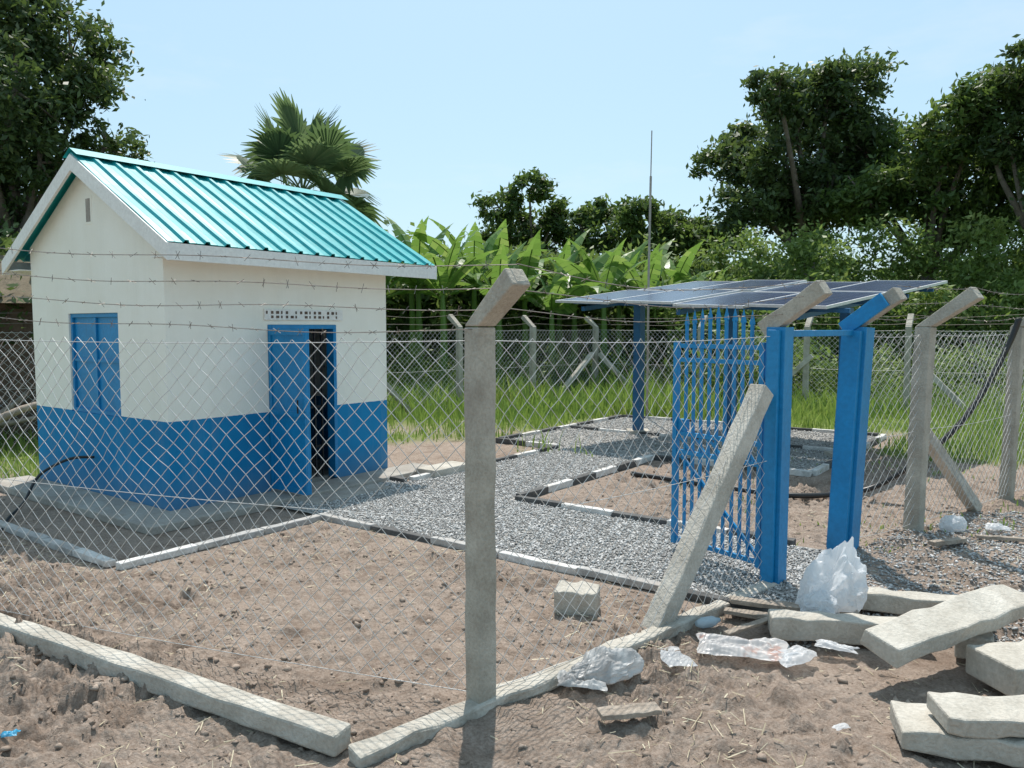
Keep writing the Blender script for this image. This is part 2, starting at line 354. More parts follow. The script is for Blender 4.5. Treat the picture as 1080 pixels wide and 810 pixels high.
mb=MB(); mb.box((-.004,1.44,3.16),(.02,1.60,3.48),'wall'); mb.box((-.006,1.47,3.19),(-.0045,1.57,3.45),'slab')
hp(mb,'gable_vent')
mb=MB(); mb.box((D0-.05,-.02,2.085),(D1+.1,-.002,2.21),'white')
for i in range(16):
    w=.02+.022*((i*7)%3)/2
    for j in range(2):
        if (i*5+j*3)%7==0: continue
        mb.box((D0-.03+i*.069,-.024,2.105+j*.050),(D0-.03+w+i*.069,-.0205,2.135+j*.053),'shed')
hp(mb,'air_bricks')
mb=MB()
mb.box((D0+.003,-.01,.1),(D0+.05,.12,2.027),'blue'); mb.box((D1-.05,-.01,.1),(D1-.003,.12,2.027),'blue'); mb.box((D0+.053,-.01,1.98),(D1-.053,.12,2.027),'blue'); hp(mb,'door_frame')
mb=MB(); DL=.66
mb.box((-.019,-DL,0),(.019,-.0,1.86),'blue')
for z0,z1 in ((.0,.07),(.87,.93),(1.79,1.86)): mb.box((.021,-DL,z0),(.036,-.0,z1),'blue'); mb.box((-.036,-DL,z0),(-.021,-.0,z1),'blue')
for y in (-DL,-.04): 
    for xx in (.021,-.036): mb.box((xx,y,.073),(xx+.014,y+.04,.867),'blue');mb.box((xx,y,.933),(xx+.014,y+.04,1.787),'blue')
mb.tube([(-.075,-DL+.08,.92),(-.075,-DL+.08,1.07)],.01,'dark')
o=hp(mb,'door_leaf'); o.matrix_local=Matrix.Translation((D0+.03,-.02,.12))@Matrix.Rotation(math.radians(-2),4,'Z')
mb=MB()
for i in range(8): mb.beam((D0+.12+i*.11,.13,.12),(D0+.12+i*.11,.13,1.97),.02,.02,'dark')
for z in (.5,1.0,1.5): mb.beam((D0+.055,.148,z),(D1-.055,.148,z),.015,.03,'dark')
hp(mb,'door_grille')
x0,x1=-.16,LX+.58; e=.38
def roofside(sgn,name):
    prof=[];x=x0;p=.235
    while x<x1-.001:
        for dx,h in ((0,0),(.07,.003),(.08,0),(.155,0),(.172,.03),(.212,.03),(.229,0)):
            if x+dx<=x1: prof.append((x+dx,h))
        x+=p
    prof.append((x1,0))
    y_e=LY/2-sgn*(LY/2+e); yr=LY/2; L=math.hypot(y_e-yr,RZ-EZ)
    nrm=Vector((0,(-sgn)*(RZ-EZ)/L,abs(y_e-yr)/L))
    mb=MB(); vs=[]
    steps=8
    for k in range(steps+1):
        t=k/steps
        for (x,h) in prof:
            w=.004*math.sin(x*7+t*9)*(1 if 0<k<steps else .4)
            base=Vector((x,y_e+(yr-y_e)*t,EZ+(RZ-EZ)*t))+nrm*(h+w); vs.append(base)
    n=len(prof); fs=[(k*n+i,k*n+i+1,(k+1)*n+i+1,(k+1)*n+i) for k in range(steps) for i in range(n-1)]
    mb.add(vs,fs,'roof'); o=hp(mb,name)
    s=o.modifiers.new('s','SOLIDIFY'); s.thickness=.008; s.offset=-1
roofside(1,'roof_sheet_front'); roofside(-1,'roof_sheet_back')
mb=MB()
for s in (-1,1):
    a=[(x0-.02,LY/2,RZ+.055),(x1+.02,LY/2,RZ+.055),(x1+.02,LY/2+s*.16,RZ-.035),(x0-.02,LY/2+s*.16,RZ-.035)]
    mb.add(a,[(0,1,2,3)],'roof')
hp(mb,'ridge_cap')
mb=MB()
fz=.17
mb.box((x0+.01,-e-.0,EZ-fz-.01),(x1-.01,-e+.028,EZ-.012),'white'); mb.box((x0+.01,LY+e-.028,EZ-fz-.01),(x1-.01,LY+e,EZ-.012),'white')
for xx in (x0,x1-.03):
    for s in (-1,1):
        ye=LY/2+s*(LY/2+e+.004)
        v=[(xx,ye,EZ-fz-.015),(xx,LY/2,RZ-fz-.02),(xx,LY/2,RZ-.014),(xx,ye,EZ-.014)]
        v+=[(p[0]+.03,p[1],p[2]) for p in v]
        v=[(p[0]-.001*(xx==x0)-.02*(xx==x0)+.02*(xx!=x0),p[1],p[2]) for p in v]
        mb.add(v,[(0,1,2,3),(7,6,5,4),(0,4,5,1),(1,5,6,2),(2,6,7,3),(3,7,4,0)],'white')
mb.box((x0+.03,-e+.03,EZ-fz+.03),(x1-.03,-.002,EZ-fz+.045),'white')
mb.box((x0+.03,LY+.002,EZ-fz+.03),(x1-.03,LY+e-.03,EZ-fz+.045),'white')
hp(mb,'fascia_boards')
def spline(pts,n=8):
    pts=[Vector(p) for p in pts]; out=[]
    for i in range(len(pts)-1):
        p0=pts[max(i-1,0)];p1=pts[i];p2=pts[i+1];p3=pts[min(i+2,len(pts)-1)]
        for k in range(n):
            t=k/n; out.append(.5*((2*p1)+(p2-p0)*t+(2*p0-5*p1+4*p2-p3)*t*t+(3*p1-p0-3*p2+p3)*t**3))
    return out+[pts[-1]]
mb=MB(); mb.tube(spline([(-4.83,9.02,.50),(-5.05,8.9,.50),(-5.25,8.65,.36),(-5.25,8.35,.12),(-5.2,8.0,.03),(-5.0,7.6,.02)],5),.016,'rubber',8); mb.obj('drain_pipe',smooth=True)
# ---------------------------------------------------------------- fence
FD=Vector((.76,.645,0)).normalized(); OUT=Vector((.645,-.76,0)).normalized()
def fpost(x,y,w=.12,h=2.0,out=OUT,arm=.36,rise=.27,fd=FD,brace=None,name='concrete_fence_post',lean=(0,0)):
    mb=MB(); mb.rbeam((x-lean[0],y-lean[1],-.1),(x,y,h),w,w,'conc',side=fd,n=14,j=.0022)
    o=Vector(out).normalized(); p=Vector((x,y,h+.004)); 
    q=p+o*arm+Vector((0,0,rise)); d=(q-p).normalized(); s=Vector(fd).normalized()
    nn=(s.cross(d)).normalized()
    if nn.z<0: nn=-nn
    lo=[p-o*w/2-s*w/2,p-o*w/2+s*w/2,p+o*w/2+s*w/2,p+o*w/2-s*w/2]
    hi=[q+nn*w*.45-s*w/2,q+nn*w*.45+s*w/2,q-nn*w*.45+s*w/2,q-nn*w*.45-s*w/2]
    mb.add(lo+hi,[(0,1,2,3)[::-1],(4,5,6,7),(0,1,5,4),(1,2,6,5),(2,3,7,6),(3,0,4,7)],'conc')
    ob=mb.obj(name,bevel=.009); return ob
def brace(p,q,w=.12):
    mb=MB(); mb.rbeam(p,q,w,w,'conc2',n=10,j=.003); return mb.obj('concrete_brace',bevel=.01)
def chain(p,q,z0=.05,z1=1.93,cell=.115,r=.0022,fine=True,name='chain_link_fence'):
    p=np.array(p,float);q=np.array(q,float); L=np.hypot(*(q-p)); d=(q-p)/L; nrm=np.array([-d[1],d[0]])
    hh=cell*.5; Hh=z1-z0; V=[];Fc=[];o=0
    nrow=int(round(Hh/hh)); hv=Hh/nrow; hw=cell/2
    K=int(L/hw); segs=[]
    for fam in (1,-1):
        for i in range(-nrow,K+nrow):
            if (i%2): continue
            js=[j for j in range(nrow+1) if -1e-6<=(i+fam*j)*hw<=L+1e-6]
            if len(js)<2: continue
            js=np.array(js if fine else [js[0],js[-1]])
            S=(i+fam*js)*hw; Zz=z0+js*hv
            if fine:
                ox=(vn(S*3,Zz*3,4)-.5)*.045+(vn(S*9,Zz*9,24)-.5)*.012; off=(vn(S*1.3,Zz*1.3,9)-.5)*.07; zz=(vn(S*2.5,Zz*2.5,14)-.5)*.045*np.where((js==0)|(js==nrow),.6,1)+(vn(S*9,Zz*9,34)-.5)*.01
                alt=np.where(((js)%2)==0,1,-1)*fam*r*1.1
            else: ox=off=zz=alt=0*S
            S2=np.clip(S+ox,0,L)
            pts=np.stack([p[0]+d[0]*S2+nrm[0]*(off+alt),p[1]+d[1]*S2+nrm[1]*(off+alt),Zz+zz],-1)
            segs.append(pts)
    for pts in segs:
        m=len(pts)
        dirv=pts[-1]-pts[0]; dirv/=np.linalg.norm(dirv)
        a=np.array([nrm[0],nrm[1],0]); b=np.cross(dirv,a)
        ring=np.stack([a*r,b*r,-a*r,-b*r])
        V.append((pts[:,None,:]+ring[None]).reshape(-1,3))
        k=np.arange(m-1)[:,None]*4; jj=np.arange(4)[None]
        f=np.stack([k+jj,k+(jj+1)%4,k+4+(jj+1)%4,k+4+jj],-1).reshape(-1,4)+o
        Fc.append(f); o+=m*4
    for z in (z0+.02,(z0+z1)/2,z1):
        n=14; tt=np.linspace(0,1,n)[:,None]
        sag=-.025*np.sin(tt[:,0]*math.pi)
        pts=np.concatenate([p[None]+(q-p)[None]*tt,(z+sag)[:,None]],1)
        a=np.array([nrm[0],nrm[1],0]);b=np.array([0,0,1.]); ring=np.stack([a,b,-a,-b])*r*1.1
        V.append((pts[:,None,:]+ring[None]).reshape(-1,3)); k=np.arange(n-1)[:,None]*4; jj=np.arange(4)[None]
        Fc.append(np.stack([k+jj,k+(jj+1)%4,k+4+(jj+1)%4,k+4+jj],-1).reshape(-1,4)+o); o+=n*4
    return npmesh(name,np.concatenate(V),np.concatenate(Fc),'galv')
def barbed(p,q,r=.0024,sag=.05,name='barbed_wire',barbs=True):
    p=Vector(p);q=Vector(q);L=(q-p).length; n=max(8,int(L/.15)); mb=MB(); pts=[]
    ph=rng.random()*6
    for i in range(n+1):
        t=i/n; w=p.lerp(q,t); w.z-=sag*4*t*(1-t); w.z+=.012*math.sin(t*L*3+ph); pts.append(w)
    mb.tube(pts,r,'rust',4)
    if barbs:
        for i in range(1,n):
            c=pts[i]
            for k in range(2):
                v=Vector(rng.normal(size=3)).normalized()*.026
                mb.tube([c-v,c+v],r*.7,'rust',3)
    return mb.obj(name)
Fp=Vector((-.165,4.03,0)); PL=Vector((-4.2,5.55,0)); GL=Vector((2.03,6.0,0)); GR=Vector((3.0,7.02,0)); P3=Vector((4.06,7.74,0)); P4=Vector((5.85,9.12,0)); P5=Vector((8.6,11.4,0)); P6=Vector((11.8,14.2,0))
LD=(PL-Fp).normalized(); LOUT=Vector((-.36,-.93,0))
fpost(Fp.x,Fp.y,.118,arm=.30,rise=.24)
fpost(PL.x,PL.y,fd=LD,out=LOUT)
fpost(P3.x,P3.y,.15,arm=.45,rise=.32,lean=(.06,.02)); fpost(P4.x,P4.y,.13,arm=.4,rise=.3,lean=(.05,0)); fpost(P5.x,P5.y,.13); fpost(P6.x,P6.y,.13)
brace((4.10,7.90,1.02),(5.15,8.62,-.02),.12)
brace((1.86,5.84,1.54),(.93,5.06,-.03),.14)
mb=MB(); mb.rbeam((-.80,3.60,.04),(-4.4,5.62,.045),.13,.11,'conc2',n=20,j=.004); mb.obj('ground_beam',bevel=.015)
mb=MB(); mb.rbeam((-.73,3.50,.010),(2.0,5.93,.012),.11,.08,'conc2',n=24,j=.007); mb.obj('fence_plinth',bevel=.015)
chain((Fp.x-.06,Fp.y+.02),(PL.x,PL.y)); chain((Fp.x+.06,Fp.y+.05),(GL.x-.1,GL.y-.1)); chain((GR.x+.12,GR.y+.08),(P3.x,P3.y)); chain(P3.xy,P4.xy,r=.0024); chain(P4.xy,P5.xy,r=.0026); chain(P5.xy,P6.xy,r=.003,fine=False)
def armpt(P,out,arm,rise,f): o=Vector(out).normalized(); return P+Vector((0,0,2.03))+o*arm*f+Vector((0,0,rise*f))+Vector((0,0,.03))
for f in (.15,.55,.97):
    A=armpt(Fp,OUT,.30,.24,f); barbed(A,armpt(PL,LOUT,.36,.32,f)+Vector((0,0,.12+.1*f)),sag=.03)
    B=armpt(GL,OUT,.42,.3,f); barbed(A,B,sag=.05+.05*f)
    C=armpt(GR,OUT,.42,.3,f); D=armpt(P3,OUT,.45,.32,f); E=armpt(P4,OUT,.4,.3,f); G=armpt(P5,OUT,.36,.27,f)
    barbed(C,D,sag=.03); barbed(D,E,sag=.03); barbed(E,G,sag=.03,r=.003)
barbed((Fp.x,Fp.y-.06,1.98),(PL.x,PL.y,2.12),sag=.04)
Bk=[(-9.5,12.2),(-6.2,14.8),(-3.4,17.2),(-1.27,19.0),(.55,20.6),(2.4,22.6)]
Bd=Vector((.72,.69,0)); 
for p in Bk: fpost(*p,.13,fd=Bd,out=(-.69,.72,0))
Br=[(5.0,20.9),(7.3,19.5),(9.2,18.3),(11.2,17.0),(12.6,15.6)]
for p in Br: fpost(*p,.13,fd=(.83,-.55,0),out=(.55,.83,0))
for a,b_ in list(zip(Bk[:-1],Bk[1:]))+[(Bk[-1],Br[0])]+list(zip(Br[:-1],Br[1:])): chain(a,b_,r=.0032,cell=.13,fine=False)
for a,b_ in list(zip(Bk[:-1],Bk[1:]))+[(Bk[-1],Br[0])]+list(zip(Br[:-1],Br[1:])):
    for h in (2.1,2.28): barbed((*a,h),(*b_,h),r=.004,barbs=False)
brace((2.3,22.5,1.25),(1.15,21.3,0)); brace((2.5,22.5,1.25),(3.6,21.8,0)); brace((7.4,19.4,1.3),(6.3,20.1,0)); brace((-3.2,17.3,1.2),(-2.3,18.0,0)); brace((9.3,18.2,1.3),(10.3,17.5,0))
# ---------------------------------------------------------------- gate
G=empty('entrance_gate')
def gp(mb,name,bevel=.004): 
    o=mb.obj(name,bevel=bevel); o.parent=G; return o
mb=MB(); gd=(GR-GL).normalized()
mb.beam((GL.x,GL.y,0),(GL.x+.01,GL.y,2.0),.15,.15,'blue',side=gd); 
mb.beam(GL+Vector((0,0,0))-gd*.10,GL+Vector((.01,0,1.98))-gd*.10,.04,.09,'blue',side=gd); gp(mb,'gate_post_hinge')
mb=MB(); mb.beam((GR.x,GR.y,0),(GR.x+.09,GR.y+.02,2.0),.20,.22,'blue',side=gd); mb.beam(GR-gd*.135,GR+Vector((.09,.02,1.97))-gd*.135,.06,.16,'blue',side=gd); gp(mb,'gate_post_latch')
mb=MB(); mb.beam(GL+gd*.08+Vector((0,0,1.95)),GR-gd*.12+Vector((.06,0,1.95)),.05,.05,'blue'); gp(mb,'gate_head_rail')
mb=MB()
for P_,w in ((GL,.13),(GR+Vector((.09,.02,0)),.15)):
    p=P_+Vector((0,0,2.02)); q=p+OUT*.36+Vector((0,0,.27)); mb.rbeam(p-OUT*.12+Vector((0,0,-.04)),q,w,.12,'conc',side=gd,n=5,j=.003)
gp(mb,'gate_post_arms',.008)
mb=MB(); p=GR+Vector((.09,.02,2.02)); mb.beam(p-OUT*.1-gd*.10+Vector((0,0,-.04)),p+OUT*.26-gd*.10+Vector((0,0,.22)),.04,.13,'blue',side=gd); gp(mb,'gate_arm_cover')
mb=MB(); hx=Vector((1.965,6.1,0)); dg=Vector((-.573,.819,0)); Lg=.92; sdg=dg.cross(Vector((0,0,1)))
def at(s,z,o=0): return hx+dg*s+sdg*o+Vector((0,0,z))
for s in (.02,Lg): mb.beam(at(s,.1),at(s,1.88),.045,.045,'blue',side=dg)
for z in (.14,.92,1.08,1.72,1.84): mb.beam(at(.045,z),at(Lg-.025,z),.03,.035,'blue')
nb=9
for i in range(nb):
    s=.045+(Lg-.07)*(i+1)/(nb+1)
    top=2.08-.06*abs(i-(nb-1)/2)/(nb/2)
    mb.beam(at(s,.16,.0),at(s,top,.0),.022,.022,'blue',side=dg)
    b0=at(s,top); w=.03
    mb.add([b0-dg*w,b0+sdg*.008,b0+dg*w,b0-sdg*.008,b0+Vector((0,0,.11)),b0-Vector((0,0,.03))],[(0,1,4),(1,2,4),(2,3,4),(3,0,4),(1,0,5),(2,1,5),(3,2,5),(0,3,5)],'blue')
for i in range(5):
    s=.08+i*.17; mb.beam(at(s,.94),at(s+.12,1.06),.015,.02,'blue')
mb.beam(at(.05,.18,.02),at(Lg-.05,.88,.02),.02,.03,'blue')
for z in (.4,1.5): mb.tube([at(-.03,z),at(-.03,z+.12)],.022,'blue',8)
mb.beam(at(Lg-.1,1.15,.03),at(Lg-.02,1.15,.03),.06,.1,'blue'); gp(mb,'gate_leaf',0)
# ---------------------------------------------------------------- solar array
S=empty('solar_panel_array')
o0=Vector((.75,13.7,2.43)); va=Vector((3.35,-3.4,-.22)); vb=Vector((3.0,2.9,.50)); la,lb=va.length,vb.length
ua=va.normalized(); un=ua.cross(vb).normalized(); ub=un.cross(ua)
RM=Matrix((( ua.x,ub.x,un.x,0),(ua.y,ub.y,un.y,0),(ua.z,ub.z,un.z,0),(0,0,0,1)))
nc=4; gap=.03
for r_ in range(2):
    for c_ in range(nc):
        w=(la-gap*(nc-1))/nc; h=(lb-.06)/2
        px=c_*(w+gap)+( .16 if r_==1 else 0); py=r_*(h+.06)
        mb=MB(); mb.box((.028,.028,.0),(w-.028,h-.028,.028),'solar')
        for a,b_ in (((0,0,-.005),(w,.026,.035)),((0,h-.026,-.005),(w,h,.035)),((0,.027,-.005),(.026,h-.027,.035)),((w-.026,.027,-.005),(w,h-.027,.035))): mb.box(a,b_,'alu')
        o=mb.obj('solar_panel',mat=Matrix.Translation(o0+ua*px+ub*py+un*(.03*(c_%2)))@RM); mw=o.matrix_world.copy(); o.parent=S; o.matrix_world=mw
mb=MB()
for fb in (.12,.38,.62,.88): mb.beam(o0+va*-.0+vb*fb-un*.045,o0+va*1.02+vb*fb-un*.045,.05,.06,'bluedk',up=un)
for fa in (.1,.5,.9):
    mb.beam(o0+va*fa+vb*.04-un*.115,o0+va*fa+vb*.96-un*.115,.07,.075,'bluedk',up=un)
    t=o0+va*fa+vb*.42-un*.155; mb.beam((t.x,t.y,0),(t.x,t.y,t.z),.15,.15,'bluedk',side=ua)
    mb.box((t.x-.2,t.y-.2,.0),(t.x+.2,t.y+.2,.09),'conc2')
o=mb.obj('support_frame'); o.parent=S
mb=MB(); mb.tube([(2.93,17.0,0),(2.93,17.0,3.2),(2.95,17.0,5.2)],.025,'slab',8); mb.tube([(2.95,17,5.2),(2.96,17,6.15)],.012,'slab',6)
mb.obj('lightning_rod')
mb=MB(); mb.tube(spline([(5.75,8.95,2.10),(5.68,8.98,1.85),(5.45,8.95,1.4),(5.1,8.85,.95),(4.75,8.85,.6),(4.5,9.0,.33),(4.2,9.1,.12),(3.8,9.1,.05),(3.2,9.05,.05),(2.5,9.6,.05),(1.6,10.4,.05)]),.033,'rubber',8); mb.obj('water_hose',smooth=True)
# ---------------------------------------------------------------- rubble and litter
def block(name,c,d,yaw,k,pitch=0,roll=0,bev=.012):
    mb=MB(); x,y,z=[v/2 for v in d]
    j=.006 if k!='wood' else .002
    mb.rbeam((-x,0,0),(x,0,0),d[1],d[2],k,side=(0,1,0),j=j,n=9)
    Mx=Matrix.Translation(c)@Matrix.Rotation(math.radians(yaw),4,'Z')@Matrix.Rotation(math.radians(pitch),4,'Y')@Matrix.Rotation(math.radians(roll),4,'X')
    return mb.obj(name,mat=Mx,bevel=bev)
B='concrete_block'
block(B,(2.62,4.55,.26),(1.3,.24,.11),27,'conc2',pitch=-3,roll=12)
block(B,(2.15,4.93,.07),(.95,.18,.14),-10,'conc2')
block(B,(2.85,5.38,.07),(.9,.17,.13),-16,'conc2')
block(B,(2.32,3.60,.17),(.60,.24,.09),-4,'conc2',roll=4)
block(B,(2.22,3.64,.055),(.70,.32,.11),-16,'conc2')
block(B,(2.95,4.32,.09),(.6,.34,.18),12,'conc2')
block(B,(3.05,3.95,.07),(.5,.3,.14),40,'conc2')
block(B,(2.95,4.9,.07),(.7,.2,.14),60,'conc2')
block(B,(.46,5.42,.09),(.30,.20,.18),-14,'conc2',roll=5)
block('timber_plank',(1.95,5.33,.07),(.85,.10,.03),-10,'wood',pitch=3,bev=.003)
block('timber_plank',(1.75,5.22,.04),(.6,.08,.03),-22,'wood',bev=.003)
block('timber_plank',(.60,3.90,.04),(.32,.10,.025),12,'wood',bev=.003)
block('timber_plank',(4.0,7.1,.04),(.4,.07,.04),20,'wood',bev=.003)
block('timber_plank',(4.6,7.2,.04),(.5,.06,.03),-15,'wood',bev=.003)
block('timber_plank',(1.55,5.02,.05),(.45,.05,.02),35,'wood',bev=.003)
n=260; cx=.6+3.0*rng.random(n); cyy=3.0+3.0*rng.random(n); Sx=.006+.028*rng.random(n)**4
stones('rubble_stones',np.stack([cx,cyy,gheight(cx,cyy)],-1),Sx,'clod',.6,jit=.5)
import bmesh
from mathutils import noise as mn
def vor(p):
    d=mn.voronoi(p)[0]; return d[0],d[1]-d[0]
def bag(name,c,d,k,seed,yaw=0,sub=5,top=0,amp=1.0):
    bm=bmesh.new(); bmesh.ops.create_icosphere(bm,subdivisions=sub,radius=1)
    off=Vector((seed*7.1,seed*3.3,seed*1.7))
    for v in bm.verts:
        p=v.co+off
        w=Vector((mn.noise(p*2.0),mn.noise(p*2.0+Vector((9,0,0))),mn.noise(p*2.0+Vector((0,9,0)))))*.35
        f,_=vor((p+w)*1.9); f2,_=vor((p+w)*4.3)
        r=1+amp*(.22*mn.noise(p*1.0)+.34*(f-.45)+.15*(f2-.45))
        q=v.co*r
        if top and q.z>0:   # loose mouth of the bag, pulled up and to one side in pointed folds
            a=math.atan2(q.y,q.x); q.z*=1+top*(.5+.5*math.sin(a*3+seed))*(.6+.5*mn.noise(Vector((a*2,seed,0)))); q.x+=.25*q.z
        if q.z<-.4: q.z=-.4+(q.z+.4)*.1
        v.co=Vector((q.x*d[0]/2,q.y*d[1]/2,(q.z+.42)*d[2]/1.42))
    me=bpy.data.meshes.new(name); bm.to_mesh(me); bm.free(); me.materials.append(M[k])
    o=bpy.data.objects.new(name,me); col.objects.link(o); o.matrix_world=Matrix.Translation(c)@Matrix.Rotation(math.radians(yaw),4,'Z')
def crumple(name,c,dx,dy,hh,k,seed,yaw=0,n=60):
    u=np.linspace(-1,1,n); U,Vv=np.meshgrid(u,u)
    ang=np.arctan2(Vv,U); edge=.75+.45*vn(np.cos(ang)*1.6+10,np.sin(ang)*1.6+10,seed)-.1
    px,py=U*edge,Vv*edge
    h=np.zeros_like(px)
    for i in range(n):
        for j in range(n):
            p=Vector((px[i,j]*1.7+seed*5,py[i,j]*1.7+seed*2,seed)); w=Vector((mn.noise(p*1.5),mn.noise(p*1.5+Vector((7,0,0))),0))*.5
            f,_=vor(p+w); f2,_=vor((p+w)*2.4); h[i,j]=f*.9+f2*.35
    h=np.clip(h-.3,0,2)*(1-.8*np.clip(np.maximum(abs(U),abs(Vv)),0,1)**4)
    Vx=np.stack([px*dx/2,py*dy/2,h*hh+.012],-1).reshape(-1,3)
    ix=np.arange(n*n).reshape(n,n); Fx=np.stack([ix[:-1,:-1],ix[:-1,1:],ix[1:,1:],ix[1:,:-1]],-1).reshape(-1,4)
    o=npmesh(name,Vx,Fx,k); o.matrix_world=Matrix.Translation(c)@Matrix.Rotation(math.radians(yaw),4,'Z')
bag('plastic_bag',(2.24,5.40,.03),(.46,.36,.30),'bagw',1,20,top=1.0,amp=1.1)
bag('plastic_bag',(2.08,5.22,.05),(.30,.22,.15),'bagw',8,60,amp=1.2)
bag('plastic_bag',(.50,4.36,.01),(.40,.22,.13),'bagg',2,25,top=.3,amp=1.2)
crumple('plastic_sack',(1.40,4.72,.015),.60,.34,.09,'bagr',3,-12)
crumple('plastic_sack',(1.68,4.60,.015),.35,.22,.06,'bagw',13,30)
crumple('plastic_sack',(.97,4.58,.02),.18,.30,.03,'bagw',4,10,n=40)
crumple('plastic_sack',(.38,4.24,.02),.34,.22,.09,'bagg',9,-10,n=44)
bag('plastic_bag',(4.35,7.65,.0),(.28,.20,.14),'bagw',5,10,sub=4)
crumple('paper_scrap',(2.0,4.72,.02),.26,.10,.04,'bagw',6,-30,n=30)
crumple('paper_scrap',(4.75,7.55,.03),.25,.2,.07,'bagw',16,-30,n=30)
crumple('paper_scrap',(1.62,3.75,.02),.10,.05,.02,'bagw',17,20,n=20)
crumple('plastic_scrap',(-2.42,3.66,.03),.09,.06,.03,'bluescrap',18,20,n=20)
mb=MB(); mb.tube([(1.22,5.07,.045),(1.26,5.09,.045),(1.34,5.12,.045),(1.37,5.135,.045),(1.39,5.145,.045)],[.02,.036,.036,.018,.014],'bott',10); mb.obj('plastic_bottle',smooth=True)
n=14000; cx=-5+9.5*rng.random(n); cyy=2.5+6*rng.random(n)**1.2
lx,ly=toL(cx,cyy); k=~(inr(lx,ly,R_main,.0)|inr(lx,ly,(-1.3,4,-1.3,3)))&(rng.random(n)<np.clip(fbm(cx*.9,cyy*.9,3,21)*2.8-.9+.35*sst(-2.5,-4,cx),.04,1)); cx,cyy=cx[k],cyy[k]; n=len(cx)
t=rng.random(n)*6.28; l=.015+.055*rng.random(n)**2.5; w=.001+.0018*rng.random(n); z=gheight(cx,cyy)+.010
dx,dy=np.cos(t)*l,np.sin(t)*l; wx,wy=-np.sin(t)*w,np.cos(t)*w; tz=rng.normal(size=n)*.25*l
V=np.stack([np.stack([cx-dx-wx,cyy-dy-wy,z-tz],-1),np.stack([cx+dx-wx,cyy+dy-wy,z+tz],-1),np.stack([cx+dx+wx,cyy+dy+wy,z+tz+.002],-1),np.stack([cx-dx+wx,cyy-dy+wy,z-tz+.002],-1)],1)
npmesh('straw_litter',V.reshape(-1,3),np.arange(4*n).reshape(-1,4),'straw',var=rng.random(n))
# ---------------------------------------------------------------- vegetation
def grassfield(name,n,xr,yr,hmin,hmax,wid,seed,dens=lambda x,y,g:g,mat='grass'):
    r=np.random.default_rng(seed)
    x=xr[0]+(xr[1]-xr[0])*r.random(n); y=yr[0]+(yr[1]-yr[0])*r.random(n)
    g=grassmask(x,y); k=r.random(n)<dens(x,y,g); x,y=x[k],y[k]; n=len(x)
    tall=np.clip(fbm(x*.5,y*.5,3,31)*2-.45,0,1)
    h=(hmin+(hmax-hmin)*tall)*(.5+.7*r.random(n)); t=r.random(n)*6.28; w=wid*(.6+.8*r.random(n)); lean=h*(.1+.55*r.random(n)); t2=r.random(n)*6.28
    z=gheight(x,y)-.01
    wx,wy=np.cos(t)*w/2,np.sin(t)*w/2; lx_,ly_=np.cos(t2)*lean,np.sin(t2)*lean
    a=np.stack([x-wx,y-wy,z],-1);b=np.stack([x+wx,y+wy,z],-1)
    c=np.stack([x+wx*.8+lx_*.35,y+wy*.8+ly_*.35,z+h*.6],-1);d=np.stack([x-wx*.8+lx_*.35,y-wy*.8+ly_*.35,z+h*.6],-1)
    e=np.stack([x+lx_+wx*.1,y+ly_,z+h],-1); e2=np.stack([x+lx_-wx*.1,y+ly_,z+h],-1)
    V=np.stack([a,b,c,d,e,e2],1).reshape(-1,3); i=6*np.arange(n)[:,None]
    F=np.concatenate([i+np.array([[0,1,2,3]]),i+np.array([[3,2,4,5]])],0)
    v=np.clip(.10+.55*fbm(x*.35,y*.35,3,41)+.35*r.random(n),0,1)
    return npmesh(name,V,F,mat,var=np.concatenate([v,v]))
grassfield('grass',65000,(-11,16),(8,26),.10,.5,.022,1,lambda x,y,g:g*.95)
grassfield('grass',36000,(-14,26),(17,34),.35,.85,.045,2,lambda x,y,g:g)
grassfield('weeds',9000,(2,9),(7,13),.04,.16,.016,3,lambda x,y,g:np.clip(fbm(x,y,3,12)*2.2-1,0,.7)*((x+.165)*.645-(y-4.03)*.76<3))
def leafcloud(clumps,dens,size,r,nsub=14,sig=.30,flat=.8,bright=0):
    P=[];VR=[]
    for (cx,cy_,cz,R) in clumps:
        m=int(nsub*(.6+.5*R)); d=r.normal(size=(m,3)); d/=np.linalg.norm(d,axis=1)[:,None]
        sub=d*(R*(.35+.65*r.random((m,1))**.5))*np.array([1,1,flat])
        k=int(dens*R*R/m)+8; q=sub[:,None,:]+r.normal(size=(m,k,3))*R*sig*np.array([1,1,.7])*(.5+.7*r.random((m,1,1)))
        sv=r.random(m)*.45
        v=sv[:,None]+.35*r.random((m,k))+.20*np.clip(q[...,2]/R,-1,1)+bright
        P.append((q.reshape(-1,3)+np.array([cx,cy_,cz]))); VR.append(v.reshape(-1))
    P=np.concatenate(P);VR=np.clip(np.concatenate(VR),0,1); n=len(P)
    nr=r.normal(size=(n,3))+np.array([0,0,.7]); nr/=np.linalg.norm(nr,axis=1)[:,None]
    a=np.cross(nr,r.normal(size=(n,3))); a/=np.linalg.norm(a,axis=1)[:,None]; b=np.cross(nr,a)
    s=(size*(.55+.8*r.random(n)))[:,None]
    V=np.stack([P-a*s,P+b*s*.42-nr*s*.1,P+a*s,P-b*s*.42-nr*s*.1],1).reshape(-1,3)
    return V,np.arange(4*n).reshape(-1,4),VR
